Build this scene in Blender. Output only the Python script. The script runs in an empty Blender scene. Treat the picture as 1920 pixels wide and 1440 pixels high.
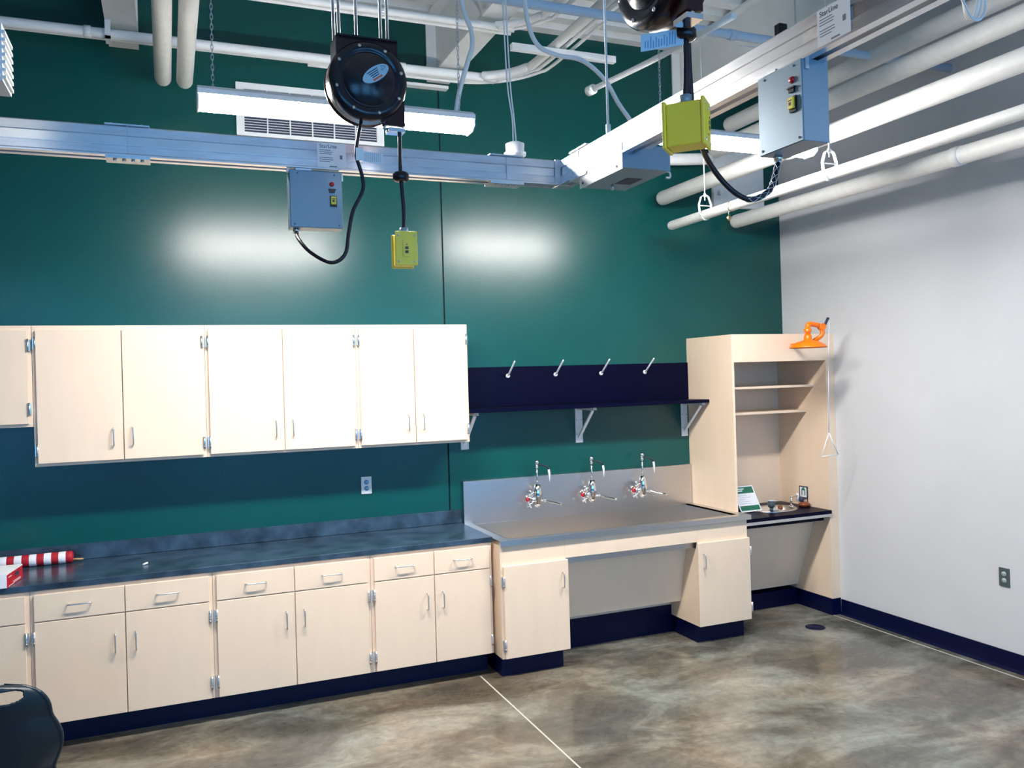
import bpy, bmesh, math, random
from mathutils import Vector, Matrix
random.seed(4)
C = bpy.context.scene.collection
PI = math.pi

# ------------------------------------------------------------------ camera
cam_data = bpy.data.cameras.new('camera')
cam = bpy.data.objects.new('camera', cam_data); C.objects.link(cam)
yaw, pit, rol = .389, .0018, -.0289
Fv = Vector((math.sin(yaw)*math.cos(pit), math.cos(yaw)*math.cos(pit), math.sin(pit)))
Rv = Vector((math.cos(yaw), -math.sin(yaw), 0)); Uv = Rv.cross(Fv)
R2 = Rv*math.cos(rol)+Uv*math.sin(rol); U2 = -Rv*math.sin(rol)+Uv*math.cos(rol)
M = Matrix((R2, U2, -Fv)).transposed().to_4x4(); M.translation = Vector((2.0, -5.788, 1.943))
cam.matrix_world = M
cam_data.sensor_fit = 'HORIZONTAL'; cam_data.sensor_width = 36
cam_data.lens = 36*1574.44/1920
cam_data.shift_y = -13.43/1920
cam_data.clip_start = .05; cam_data.clip_end = 200
bpy.context.scene.camera = cam

# ------------------------------------------------------------------ world, daylight, exposure
scn = bpy.context.scene
scn.view_settings.view_transform = 'Standard'; scn.view_settings.look = 'None'
scn.view_settings.exposure = 0.12; scn.view_settings.gamma = 1; scn.view_settings.use_curve_mapping = False
world = bpy.data.worlds.new('world'); scn.world = world; world.use_nodes = True
bg = world.node_tree.nodes['Background']; bg.inputs[0].default_value = (.12, .42, 1, 1); bg.inputs[1].default_value = .55

def area(name, loc, rot, sx, sy, power, col, spread=PI):
    l = bpy.data.lights.new(name, 'AREA'); l.shape = 'RECTANGLE'; l.size = sx; l.size_y = sy
    l.energy = power; l.color = col; l.spread = spread
    o = bpy.data.objects.new(name, l); C.objects.link(o); o.location = loc; o.rotation_euler = rot
    return o
DAY = (.15, .51, 1)
WARM = (1, .92, .82)
# daylight through the windows of the rear wall
for wx in (-.2, 3.0, 6.0):
    area('window_daylight', (wx, -9.95, 2.0), (PI/2, 0, 0), 2.2, 2.4, 66, DAY)
# the room's further rows of fluorescent lamps, behind the photographer
for lx, ly, pw in ((2.8, -5.6, 26), (5.1, -5.6, 20), (2.8, -8.0, 30), (5.1, -8.0, 30), (.2, -3.6, 12), (.2, -6.4, 16)):
    area('room_lamp', (lx, ly, 3.12), (0, 0, 0), 1.22, .14, pw*.38, WARM)

# ------------------------------------------------------------------ materials
MATS = {}
def mat(name, col, rough=.5, metal=0., spec=.5, coat=0., nscale=0, namt=0., bump=0., bscale=60, emit=None, estr=0, aniso=None, stretch=None):
    if name in MATS: return MATS[name]
    m = bpy.data.materials.new(name); m.use_nodes = True; nt = m.node_tree
    b = nt.nodes['Principled BSDF']
    b.inputs['Base Color'].default_value = (*col, 1)
    b.inputs['Roughness'].default_value = rough; b.inputs['Metallic'].default_value = metal
    b.inputs['Specular IOR Level'].default_value = spec; b.inputs['Coat Weight'].default_value = coat
    b.inputs['Coat Roughness'].default_value = .15
    tc = nt.nodes.new('ShaderNodeTexCoord')
    mp = nt.nodes.new('ShaderNodeMapping'); nt.links.new(tc.outputs['Object'], mp.inputs[0])
    if stretch: mp.inputs['Scale'].default_value = stretch
    n = nt.nodes.new('ShaderNodeTexNoise'); n.inputs['Scale'].default_value = nscale or 8; n.inputs['Detail'].default_value = 6
    nt.links.new(mp.outputs[0], n.inputs['Vector'])
    r = nt.nodes.new('ShaderNodeValToRGB'); nt.links.new(n.outputs['Fac'], r.inputs[0])
    a = namt or .03
    r.color_ramp.elements[0].color = (*[max(0, c*(1-a)) for c in col], 1); r.color_ramp.elements[1].color = (*[min(1, c*(1+a)) for c in col], 1)
    r.color_ramp.elements[0].position = .3; r.color_ramp.elements[1].position = .7
    nt.links.new(r.outputs[0], b.inputs['Base Color'])
    if bump:
        n2 = nt.nodes.new('ShaderNodeTexNoise'); n2.inputs['Scale'].default_value = bscale; n2.inputs['Detail'].default_value = 3
        nt.links.new(mp.outputs[0], n2.inputs['Vector'])
        bp = nt.nodes.new('ShaderNodeBump'); bp.inputs['Strength'].default_value = bump; bp.inputs['Distance'].default_value = .01
        nt.links.new(n2.outputs['Fac'], bp.inputs['Height']); nt.links.new(bp.outputs[0], b.inputs['Normal'])
    if emit:
        b.inputs['Emission Color'].default_value = (*emit, 1); b.inputs['Emission Strength'].default_value = estr
    MATS[name] = m; return m
GREEN = mat('green_semigloss_paint', (.0003, .066, .060), .26, spec=.48, nscale=3, namt=.05, bump=.04, bscale=90)
WHITEWALL = mat('white_wall_paint', (.68, .69, .71), .6, nscale=3, namt=.02, bump=.05, bscale=120)
SHELLWALL = mat('tan_bounce_colour', (.66, .42, .22), .7)  # unseen wall; tan is put in for warm bounce on the cabinet sides
MAPLE = mat('maple_laminate', (.88, .69, .51), .38, spec=.45, nscale=3, namt=.018, stretch=(5, 5, .8))
MAPLE_DK = mat('maple_edge', (.62, .43, .25), .5)
NAVY = mat('black_cove_base', (.001, .004, .035), .35, spec=.2)
COUNTER = mat('slate_laminate', (.030, .055, .085), .24, spec=.55, nscale=7, namt=.6)
BLACKTOP = mat('black_epoxy_resin', (.0003, .0008, .014), .4, spec=.1)
STEEL = mat('brushed_stainless', (.62, .60, .58), .32, 1., nscale=30, namt=.05, stretch=(.3, 30, 30))
CHROME = mat('chrome', (.85, .85, .86), .1, 1.)
NICKEL = mat('satin_nickel', (.72, .72, .72), .28, 1.)
WHITEPAINT = mat('white_ceiling_paint', (.78, .80, .80), .5, nscale=10, namt=.03)
PIPEW = mat('white_pipe_jacket', (.82, .82, .80), .5, nscale=20, namt=.04, bump=.1, bscale=60)
BLUEPIPE = mat('pale_blue_pipe_paint', (.50, .62, .74), .5)
GALV = mat('galvanized_steel', (.62, .66, .70), .38, 1., nscale=14, namt=.12)
ALU = mat('mill_aluminium', (.74, .75, .78), .30, 1., nscale=9, namt=.10, stretch=(1, 1, 6))
ALUB = mat('aluminium_bright_band', (.88, .89, .9), .26, 1., nscale=9, namt=.06)
ENCL = mat('grey_enclosure_paint', (.24, .34, .42), .38, metal=.25)
BLACKPL = mat('black_plastic', (.004, .004, .010), .3)
REELM = mat('reel_black_enamel', (.006, .007, .014), .22, spec=.5)
REELR = mat('reel_oxblood_enamel', (.030, .003, .005), .25, spec=.5)
CORD = mat('black_rubber_cord', (.003, .003, .012), .45)
YELLOW = mat('yellow_rubber', (1., .76, .06), .42)
ORANGE = mat('orange_enamel', (1., .20, .003), .28)
RED = mat('red_plastic', (.55, .01, .02), .35)
REDCLOTH = mat('red_cloth', (.42, .006, .02), .7)
WHITECLOTH = mat('white_cloth', (.85, .85, .9), .7)
PAPER = mat('white_paper', (.86, .88, .90), .6)
GREENPR = mat('green_print', (.01, .16, .09), .5)
GREYPR = mat('grey_print', (.18, .20, .24), .6)
BLUELAB = mat('pale_blue_label', (.48, .68, .80), .5)
ORLAB = mat('orange_print', (.75, .16, .06), .5)
INK = mat('dark_ink', (.03, .04, .08), .6)
CHAIRM = mat('dark_teal_plastic', (.002, .016, .028), .33, bump=.08, bscale=300)
OUTLW = mat('white_device_plastic', (.85, .85, .85), .4)
OUTLB = mat('blue_device_plastic', (.12, .40, .62), .4)
OUTLG = mat('grey_device_plastic', (.07, .10, .10), .4)
OUTLL = mat('light_grey_device_plastic', (.45, .50, .52), .4)
PEG = mat('white_peg_plastic', (.82, .84, .86), .35)
BROWN = mat('brown_glaze', (.22, .05, .015), .3)
WOOD = mat('pale_wood', (.55, .33, .15), .5)
CAULK = mat('pale_joint_sealant', (.52, .50, .44), .7)
SEAM = mat('dark_joint', (.003, .012, .014), .7)
LENS = mat('lit_acrylic_lens', (.9, .9, .9), .4, emit=(1, .965, .93), estr=172)
BRASS = mat('dull_brass', (.45, .38, .2), .35, 1.)

# polished stained concrete
def concrete():
    m = bpy.data.materials.new('polished_concrete'); m.use_nodes = True; nt = m.node_tree; b = nt.nodes['Principled BSDF']
    tc = nt.nodes.new('ShaderNodeTexCoord')
    def noise(s, d, dist=0., mscale=(1, 1, 1), rot=0):
        mp = nt.nodes.new('ShaderNodeMapping'); mp.inputs['Scale'].default_value = mscale; mp.inputs['Rotation'].default_value = (0, 0, rot)
        n = nt.nodes.new('ShaderNodeTexNoise'); n.inputs['Scale'].default_value = s; n.inputs['Detail'].default_value = d; n.inputs['Roughness'].default_value = .62; n.inputs['Distortion'].default_value = dist
        nt.links.new(tc.outputs['Object'], mp.inputs[0]); nt.links.new(mp.outputs[0], n.inputs['Vector']); return n
    n1 = noise(1.5, 9, .6, (.8, 1.5, 1), .2); r1 = nt.nodes.new('ShaderNodeValToRGB'); nt.links.new(n1.outputs['Fac'], r1.inputs[0])
    cr = r1.color_ramp; cr.elements[0].position = .32; cr.elements[0].color = (.075, .070, .060, 1); cr.elements[1].position = .70; cr.elements[1].color = (.34, .34, .31, 1)
    e = cr.elements.new(.46); e.color = (.13, .12, .10, 1); e = cr.elements.new(.56); e.color = (.22, .21, .18, 1)
    n2 = noise(.75, 5, .3); r2 = nt.nodes.new('ShaderNodeValToRGB'); nt.links.new(n2.outputs['Fac'], r2.inputs[0])
    r2.color_ramp.elements[0].position = .42; r2.color_ramp.elements[0].color = (.92, 1.0, 1.0, 1); r2.color_ramp.elements[1].position = .62; r2.color_ramp.elements[1].color = (1.10, .93, .76, 1)
    mx = nt.nodes.new('ShaderNodeMix'); mx.data_type = 'RGBA'; mx.blend_type = 'MULTIPLY'; mx.inputs[0].default_value = .9
    nt.links.new(r1.outputs[0], mx.inputs[6]); nt.links.new(r2.outputs[0], mx.inputs[7])
    n3 = noise(14, 8, .8); r3 = nt.nodes.new('ShaderNodeValToRGB'); nt.links.new(n3.outputs['Fac'], r3.inputs[0])
    r3.color_ramp.elements[0].position = .3; r3.color_ramp.elements[0].color = (.72, .72, .72, 1); r3.color_ramp.elements[1].position = .7; r3.color_ramp.elements[1].color = (1.2, 1.2, 1.2, 1)
    m2 = nt.nodes.new('ShaderNodeMix'); m2.data_type = 'RGBA'; m2.blend_type = 'MULTIPLY'; m2.inputs[0].default_value = 1
    nt.links.new(mx.outputs[2], m2.inputs[6]); nt.links.new(r3.outputs[0], m2.inputs[7]); nt.links.new(m2.outputs[2], b.inputs['Base Color'])
    b.inputs['Roughness'].default_value = .13; b.inputs['Specular IOR Level'].default_value = .6
    mr = nt.nodes.new('ShaderNodeMapRange'); mr.inputs[3].default_value = .07; mr.inputs[4].default_value = .24; nt.links.new(n1.outputs['Fac'], mr.inputs[0]); nt.links.new(mr.outputs[0], b.inputs['Roughness'])
    return m
CONC = concrete()

# ------------------------------------------------------------------ geometry helpers (all in world coordinates)
def new(): return bmesh.new()
def box(bm, x0, x1, y0, y1, z0, z1, bev=0., seg=1):
    x0, x1 = min(x0, x1), max(x0, x1); y0, y1 = min(y0, y1), max(y0, y1); z0, z1 = min(z0, z1), max(z0, z1)
    r = bmesh.ops.create_cube(bm, size=1)
    for v in r['verts']: v.co = Vector(((x0+x1)/2+v.co.x*(x1-x0), (y0+y1)/2+v.co.y*(y1-y0), (z0+z1)/2+v.co.z*(z1-z0)))
    if bev:
        es = list({e for v in r['verts'] for e in v.link_edges})
        bmesh.ops.bevel(bm, geom=es, offset=min(bev, (x1-x0)*.45, (y1-y0)*.45, (z1-z0)*.45), segments=seg, affect='EDGES')
    return bm
def frame_at(d):
    d = Vector(d).normalized(); a = Vector((0, 0, 1)) if abs(d.z) < .9 else Vector((1, 0, 0))
    u = d.cross(a).normalized(); return u, d.cross(u).normalized(), d
def tube(bm, pts, r, n=12, cap=True):
    pts = [Vector(p) for p in pts]; rs = r if isinstance(r, (list, tuple)) else [r]*len(pts); rings = []
    t0 = (pts[1]-pts[0]).normalized(); u, v, _ = frame_at(t0)
    for i, p in enumerate(pts):
        t = (pts[min(i+1, len(pts)-1)]-pts[max(i-1, 0)]).normalized()
        u = (u-t*u.dot(t)).normalized(); v = t.cross(u)
        rings.append([bm.verts.new(p+(u*math.cos(2*PI*k/n)+v*math.sin(2*PI*k/n))*rs[i]) for k in range(n)])
    for a, b in zip(rings, rings[1:]):
        for k in range(n):
            f = bm.faces.new((a[k], a[(k+1) % n], b[(k+1) % n], b[k])); f.smooth = True
    if cap: bm.faces.new(rings[0][::-1]); bm.faces.new(rings[-1])
    return bm
def smooth_path(pts, k=8):
    P = [Vector(p) for p in pts]; P = [P[0]*2-P[1]]+P+[P[-1]*2-P[-2]]; out = []
    for i in range(1, len(P)-2):
        for j in range(k):
            t = j/k; a, b, c, d = P[i-1:i+3]
            out.append(.5*((2*b)+(c-a)*t+(2*a-5*b+4*c-d)*t*t+(-a+3*b-3*c+d)*t**3))
    return out+[P[-2]]
def cyl(bm, a, b, r, n=20, r2=None): return tube(bm, [a, b], [r, r if r2 is None else r2], n)
def lathe(bm, c, prof, axis=(0, 0, 1), n=28):
    u, v, d = frame_at(axis); c = Vector(c); rings = []
    for r, h in prof: rings.append([bm.verts.new(c+d*h+(u*math.cos(2*PI*k/n)+v*math.sin(2*PI*k/n))*max(r, 1e-4)) for k in range(n)])
    for a, b in zip(rings, rings[1:]):
        for k in range(n):
            f = bm.faces.new((a[k], a[(k+1) % n], b[(k+1) % n], b[k])); f.smooth = True
    return bm
def prism(bm, poly, axis, a, b):
    def P(p, t):
        if axis == 'x': return (t, p[0], p[1])
        if axis == 'y': return (p[0], t, p[1])
        return (p[0], p[1], t)
    A = [bm.verts.new(P(p, a)) for p in poly]; B = [bm.verts.new(P(p, b)) for p in poly]; n = len(poly)
    bm.faces.new(A); bm.faces.new(B[::-1])
    for k in range(n): bm.faces.new((A[k], B[k], B[(k+1) % n], A[(k+1) % n]))
    return bm
def slab(bm, o, u, v, n, w, h, t):
    """box with one corner o, edges u*w, v*h, n*t"""
    o, u, v, n = Vector(o), Vector(u).normalized()*w, Vector(v).normalized()*h, Vector(n).normalized()*t
    c = [o, o+u, o+u+v, o+v, o+n, o+u+n, o+u+v+n, o+v+n]; V = [bm.verts.new(p) for p in c]
    for f in ((0, 3, 2, 1), (4, 5, 6, 7), (0, 1, 5, 4), (1, 2, 6, 5), (2, 3, 7, 6), (3, 0, 4, 7)): bm.faces.new([V[i] for i in f])
    return bm

ORI = {}
def part(name, bm, m, parent=None, label=None, bevel=0.):
    me = bpy.data.meshes.new(name)
    bmesh.ops.recalc_face_normals(bm, faces=bm.faces[:])
    org = ORI.get(parent.name, Vector((0, 0, 0))) if parent else None
    if parent is None:
        vs = [v.co for v in bm.verts]
        org = Vector(((min(v.x for v in vs)+max(v.x for v in vs))/2, (min(v.y for v in vs)+max(v.y for v in vs))/2, min(v.z for v in vs)))
    for v in bm.verts: v.co -= org
    bm.to_mesh(me); bm.free(); me.materials.append(m)
    o = bpy.data.objects.new(name, me); C.objects.link(o)
    if parent: o.parent = parent; ORI[o.name] = org
    else: o.location = org; ORI[o.name] = org
    if label: o['label'] = label
    if bevel:
        md = o.modifiers.new('bevel', 'BEVEL'); md.width = bevel; md.segments = 2; md.limit_method = 'ANGLE'
    return o
def tag(o, label, cat, group=None):
    o['label'] = label; o['category'] = cat
    if group: o['group'] = group
    return o
def thing(name, loc, label, cat, group=None):
    o = bpy.data.objects.new(name, None); C.objects.link(o); o.location = loc; o.empty_display_size = .1
    ORI[o.name] = Vector(loc); return tag(o, label, cat, group)
def struct(name, bm, m, parent=None):
    o = part(name, bm, m, parent)
    if not parent: o['kind'] = 'structure'
    return o
def text(name, s, loc, xdir, ydir, h, m, parent, ext=.0006, align='LEFT'):
    cu = bpy.data.curves.new('t', 'FONT'); cu.body = s; cu.size = h; cu.extrude = ext; cu.align_x = align
    t = bpy.data.objects.new('t', cu); C.objects.link(t); dg = bpy.context.evaluated_depsgraph_get()
    me = bpy.data.meshes.new_from_object(t.evaluated_get(dg)); bpy.data.objects.remove(t)
    x = Vector(xdir).normalized(); y = Vector(ydir).normalized(); z = x.cross(y)
    R = Matrix((x, y, z)).transposed(); org = ORI[parent.name]
    for v in me.vertices: v.co = R @ v.co + Vector(loc) - org
    me.materials.clear(); me.materials.append(m)
    o = bpy.data.objects.new(name, me); C.objects.link(o); o.parent = parent; ORI[o.name] = org
    return o

# ------------------------------------------------------------------ room shell
XW = 6.8957; XL = -4.0; YR = -9.6; ZD = 4.56
struct('floor', box(new(), XL, XW+.2, YR, .2, -.1, 0), CONC)
wb = box(new(), XL, 3.853, 0, .2, 0, ZD+.1); box(wb, 3.865, XW+.2, 0, .2, 0, ZD+.1)
wall_back = struct('wall_back', wb, GREEN)
struct('trim_1', box(new(), 3.8531, 3.8649, .012, .2, 0, ZD), SEAM)
struct('wall_right', box(new(), XW, XW+.2, YR, 0, 0, ZD+.1), WHITEWALL)
struct('wall_left', box(new(), XL-.2, XL, YR, .2, 0, ZD+.1), SHELLWALL)
wr = box(new(), XL, XW+.2, YR-.2, YR, 0, .75); box(wr, XL, XW+.2, YR-.2, YR, 3.3, ZD+.1)
for a, b in ((XL, -1.4), (1.0, 1.8), (4.2, 4.8), (7.0, XW+.2)): box(wr, min(a, b), max(a, b), YR-.2, YR, .75, 3.3)
struct('wall_rear', wr, mat('blue_reflection_colour', (.16, .42, .80), .6))  # unseen wall; blue is put in to give the metal blue reflections
# corrugated deck, ribs run along x
dk = new(); poly = [(.2, ZD+.16)]
y = .2; prof = []
while y > YR:
    prof += [(y, ZD), (y-.09, ZD), (y-.115, ZD+.075), (y-.175, ZD+.075)]; y -= .2
prof = [p for p in prof if p[0] > YR]
poly = [(.2, ZD+.14)] + prof + [(prof[-1][0], ZD+.14)]
ceil = struct('ceiling', prism(dk, poly, 'x', XL, XW+.2), WHITEPAINT)
# cove base along right wall
struct('baseboard_right', prism(new(), [(XW, 0), (XW-.018, 0), (XW-.009, .02), (XW-.007, .121), (XW, .121)], 'y', YR, -.60), NAVY)
# joints in the slab
jl = box(new(), 3.838, 3.848, -.60, -5.9, 0, .0012)
tag(part('floor_joint', jl, CAULK), 'thin pale sealant line crossing the concrete floor from the sink toward the viewer', 'floor joint')
jl = box(new(), 6.812, 6.823, -.80, -5.9, 0, .0012); box(jl, 6.812, 6.82, -.21, -.80, 0, .0012)
tag(part('floor_joint', jl, CAULK), 'thin pale sealant line running along the foot of the white wall', 'floor joint')
# roof beams (I sections) running along y
for bx, lab in ((1.80, 'white steel roof beam at the left, its end above the double pipes'), (3.86, 'white steel roof beam ending on the green wall above the wall seam'), (5.93, 'white steel roof beam nearest the white wall, above the long pipes')):
    b = new(); box(b, bx-.085, bx+.085, 0, -9.5, 4.09, 4.105); box(b, bx-.085, bx+.085, 0, -9.5, ZD-.02, ZD-.002); box(b, bx-.012, bx+.012, 0, -9.5, 4.105, ZD-.02)
    box(b, bx-.085, bx-.0125, -.005, -.02, 4.106, ZD-.02); box(b, bx+.0125, bx+.085, -.005, -.02, 4.106, ZD-.02)
    tag(part('roof_beam', b, WHITEPAINT), lab, 'beam', 'roof beams')

# ------------------------------------------------------------------ cabinet hardware
def handle_v(par, x, y, z, h=.10):
    b = new(); p = smooth_path([(x, y+.002, z+h/2), (x, y-.022, z+h/2), (x, y-.030, z+h/2-.014), (x, y-.030, z-h/2+.014), (x, y-.022, z-h/2), (x, y+.002, z-h/2)], 4)
    tube(b, p, .0042, 8); return part('handle', b, NICKEL, par, 'satin metal wire pull')
def handle_h(par, x, y, z, w=.115):
    b = new(); p = smooth_path([(x-w/2, y+.002, z), (x-w/2, y-.022, z), (x-w/2+.014, y-.030, z), (x+w/2-.014, y-.030, z), (x+w/2, y-.022, z), (x+w/2, y+.002, z)], 4)
    tube(b, p, .0042, 8); return part('handle', b, NICKEL, par, 'satin metal wire pull')
def hinge(par, xd, xs, y, z, yf):
    """five-knuckle hinge; xd = door edge, xs = toward the stile"""
    b = new(); s = 1 if xs > xd else -1; h = .064
    box(b, xd, xd+s*.013, y-.003, y+.021, z-h/2, z+h/2); tube(b, [(xd+s*.002, y-.006, z-h/2-.004), (xd+s*.002, y-.006, z+h/2+.004)], .0062, 10)
    for k in range(4): tube(b, [(xd+s*.002, y-.006, z-h/2+h*(k+.5)/4-.001), (xd+s*.002, y-.006, z-h/2+h*(k+.5)/4+.001)], .0071, 10)
    return part('hinge', b, NICKEL, par, 'bright metal hinge')

def door(par, x0, x1, yf, z0, z1, hside=None, hx=None, hz=None, hin=(), t=.02):
    d = part('door', box(new(), x0, x1, yf-t, yf-.001, z0, z1, .0015), MAPLE, par)
    if hx is not None: handle_v(d, hx, yf-t, hz)
    for z in hin:
        if hside == 'L': hinge(d, x0, x0-.02, yf-t, z, yf)
        else: hinge(d, x1, x1+.02, yf-t, z, yf)
    return d
WALLCAB = 'maple wall cabinets on the green wall'
def wall_cabinet(x0, x1, xs, z0, z1, label, left_stile=.019, right_stile=.019, full=True):
    t = thing('wall_cabinet', ((x0+x1)/2, -.17, z0), label, 'cabinet', WALLCAB)
    part('body', box(new(), x0+.0008, x1-.0008, -.001, -.32, z0, z1, .001), MAPLE, t)
    dz0, dz1 = z0+.018, z1-.028
    hins = (dz1-.075, dz0+.075) if full else (dz1-.085, dz0+.085)
    if full or xs > x0: door(t, x0+left_stile, xs-.0025, -.32, dz0, dz1, 'L', xs-.052, z0+.155, hins)
    door(t, xs+.0025, x1-right_stile, -.32, dz0, dz1, 'R', xs+.052, z0+.155, hins)
    return t
UZ0, UZ1 = 1.515, 2.323
wall_cabinet(1.287, 2.213, 1.752, UZ0, UZ1, 'maple wall cabinet next to the short one, above the flag end of the counter')
wall_cabinet(2.213, 3.141, 2.674, UZ0, UZ1, 'maple wall cabinet in the middle of the full-height three, above the counter')
wall_cabinet(3.141, 3.914, 3.529, UZ0, UZ1, 'narrowest maple wall cabinet, at the right end beside the black shelf')
wall_cabinet(.36, 1.286, .82, 1.745, UZ1, 'shorter maple wall cabinet cut off by the left picture edge', full=False)

BASECAB = 'maple base cabinets under the slate counter'
YB = -.627
def base_cabinet(x0, x1, xm, label, z0=.148, z1=.873):
    t = thing('base_cabinet', ((x0+x1)/2, -.31, 0), label, 'cabinet', BASECAB)
    part('body', box(new(), x0+.0008, x1-.0008, -.002, YB, z0, z1, .001), MAPLE, t)
    part('toe_kick', box(new(), x0+.0008, x1-.0008, -.08, -.501, 0, z0-.001), NAVY, t, 'dark blue-black toe kick')
    for a, b, s in ((x0+.02, xm-.0025, 'L'), (xm+.0025, x1-.02, 'R')):
        d = part('drawer', box(new(), a, b, YB-.02, YB-.001, .712, z1-.018, .0015), MAPLE, t); handle_h(d, (a+b)/2, YB-.02, .790)
        door(t, a, b, YB, z0+.006, .705, s, xm-.052 if s == 'L' else xm+.052, .548, (.625, .245))
    return t
base_cabinet(.365, 1.285, .82, 'maple base cabinet cut off by the left picture edge, behind the chair')
base_cabinet(1.285, 2.208, 1.748, 'maple base cabinet standing next to the teal chair, under the chalk')
base_cabinet(2.208, 3.129, 2.668, 'maple base cabinet in the middle of the counter run')
base_cabinet(3.129, 3.932, 3.535, 'narrowest maple base cabinet, touching the sink unit')
# worktop
wt = thing('worktop', (2.15, -.32, .875), 'dark slate-coloured laminate worktop with upstand, running left of the steel sink', 'worktop')
part('top', box(new(), .36, 3.94, -.001, -.6405, .875, .910, .003), COUNTER, wt)
part('upstand', box(new(), .36, 3.94, -.0005, -.02, .9105, 1.006, .002), COUNTER, wt)

# ------------------------------------------------------------------ steel sink unit
SX0, SX1 = 3.9555, 5.905; SF = -.722
sc = thing('sink_cabinet', (4.95, -.36, 0), 'maple open-front sink base with two doors and a knee space, under the steel sink', 'cabinet')
part('top_rail', box(new(), 4.395+.03, 5.47, SF+.019, SF, .735, .862), MAPLE, sc)
for a, b, s in ((SX0, 4.424, 'L'), (5.471, 5.904, 'R')):
    b_ = box(new(), a, b, -.33, SF, .128, .684); box(b_, a, b, SF+.019, SF, .6845, .862)
    if s == 'L': box(b_, a, a+.018, -.33, SF+.0195, .6845, .862)
    else: box(b_, b-.018, b, -.33, SF+.0195, .6845, .862)
    part('body', b_, MAPLE, sc)
    part('toe_kick', box(new(), a+.012, b-.012, -.33, -.670, 0, .127), NAVY, sc, 'dark blue-black toe kick')
    door(sc, a+.016 if s == 'L' else a-.008, b+.010 if s == 'L' else b+.008, SF, .132, .728, s, (b-.035) if s == 'L' else (a+.035), .60, (.63, .22))
kp = new(); prism(kp, [(-.600, .735), (-.582, .735), (-.470, .262), (-.488, .262)], 'x', 4.425, 5.470)
part('knee_panel', kp, MAPLE, sc, 'sloping knee space panel with a grey look in shade')
part('back_panel', box(new(), 4.425, 5.470, -.331, -.350, .203, .72), MAPLE, sc)
part('back_toe_kick', box(new(), 4.413, 5.482, -.331, -.356, 0, .202), NAVY, sc)
SZ = .893; DF = -.742
tr = thing('trough_sink', (4.93, -.36, .862), 'long stainless steel trough sink with tall steel splashback', 'sink')
bx0, bx1, by0, by1, bz = 4.03, 5.85, -.675, -.035, .69
d = new()
box(d, 3.955, bx0, -.031, by0, SZ-.012, SZ); box(d, bx1, 5.932, -.031, by0, SZ-.012, SZ); box(d, 3.955, 5.932, by0-.0002, DF, SZ-.012, SZ)
box(d, 3.955, 5.932, DF, DF+.008, SZ-.034, SZ-.0123); box(d, 3.955, 3.961, -.031, DF+.009, SZ-.030, SZ-.0123); box(d, 5.926, 5.932, -.60, DF+.009, SZ-.030, SZ-.0123)
part('deck', d, STEEL, tr)
bs = new(); box(bs, bx0, bx1, by0, by1, bz-.004, bz); box(bs, bx0-.004, bx0, by0, by1, bz, SZ); box(bs, bx1, bx1+.004, by0, by1, bz, SZ); box(bs, bx0, bx1, by0-.004, by0, bz, SZ); box(bs, bx0, bx1, by1, by1+.004, bz, SZ)
part('basin', bs, STEEL, tr)
part('splashback', box(new(), 3.955, 5.910, -.001, -.030, SZ-.02, 1.207, .002), STEEL, tr)
part('drain', lathe(new(), (5.0, -.36, bz), [(.045, .001), (.045, .004), (.03, .004), (.0, .001)], n=20), CHROME, tr)

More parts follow.
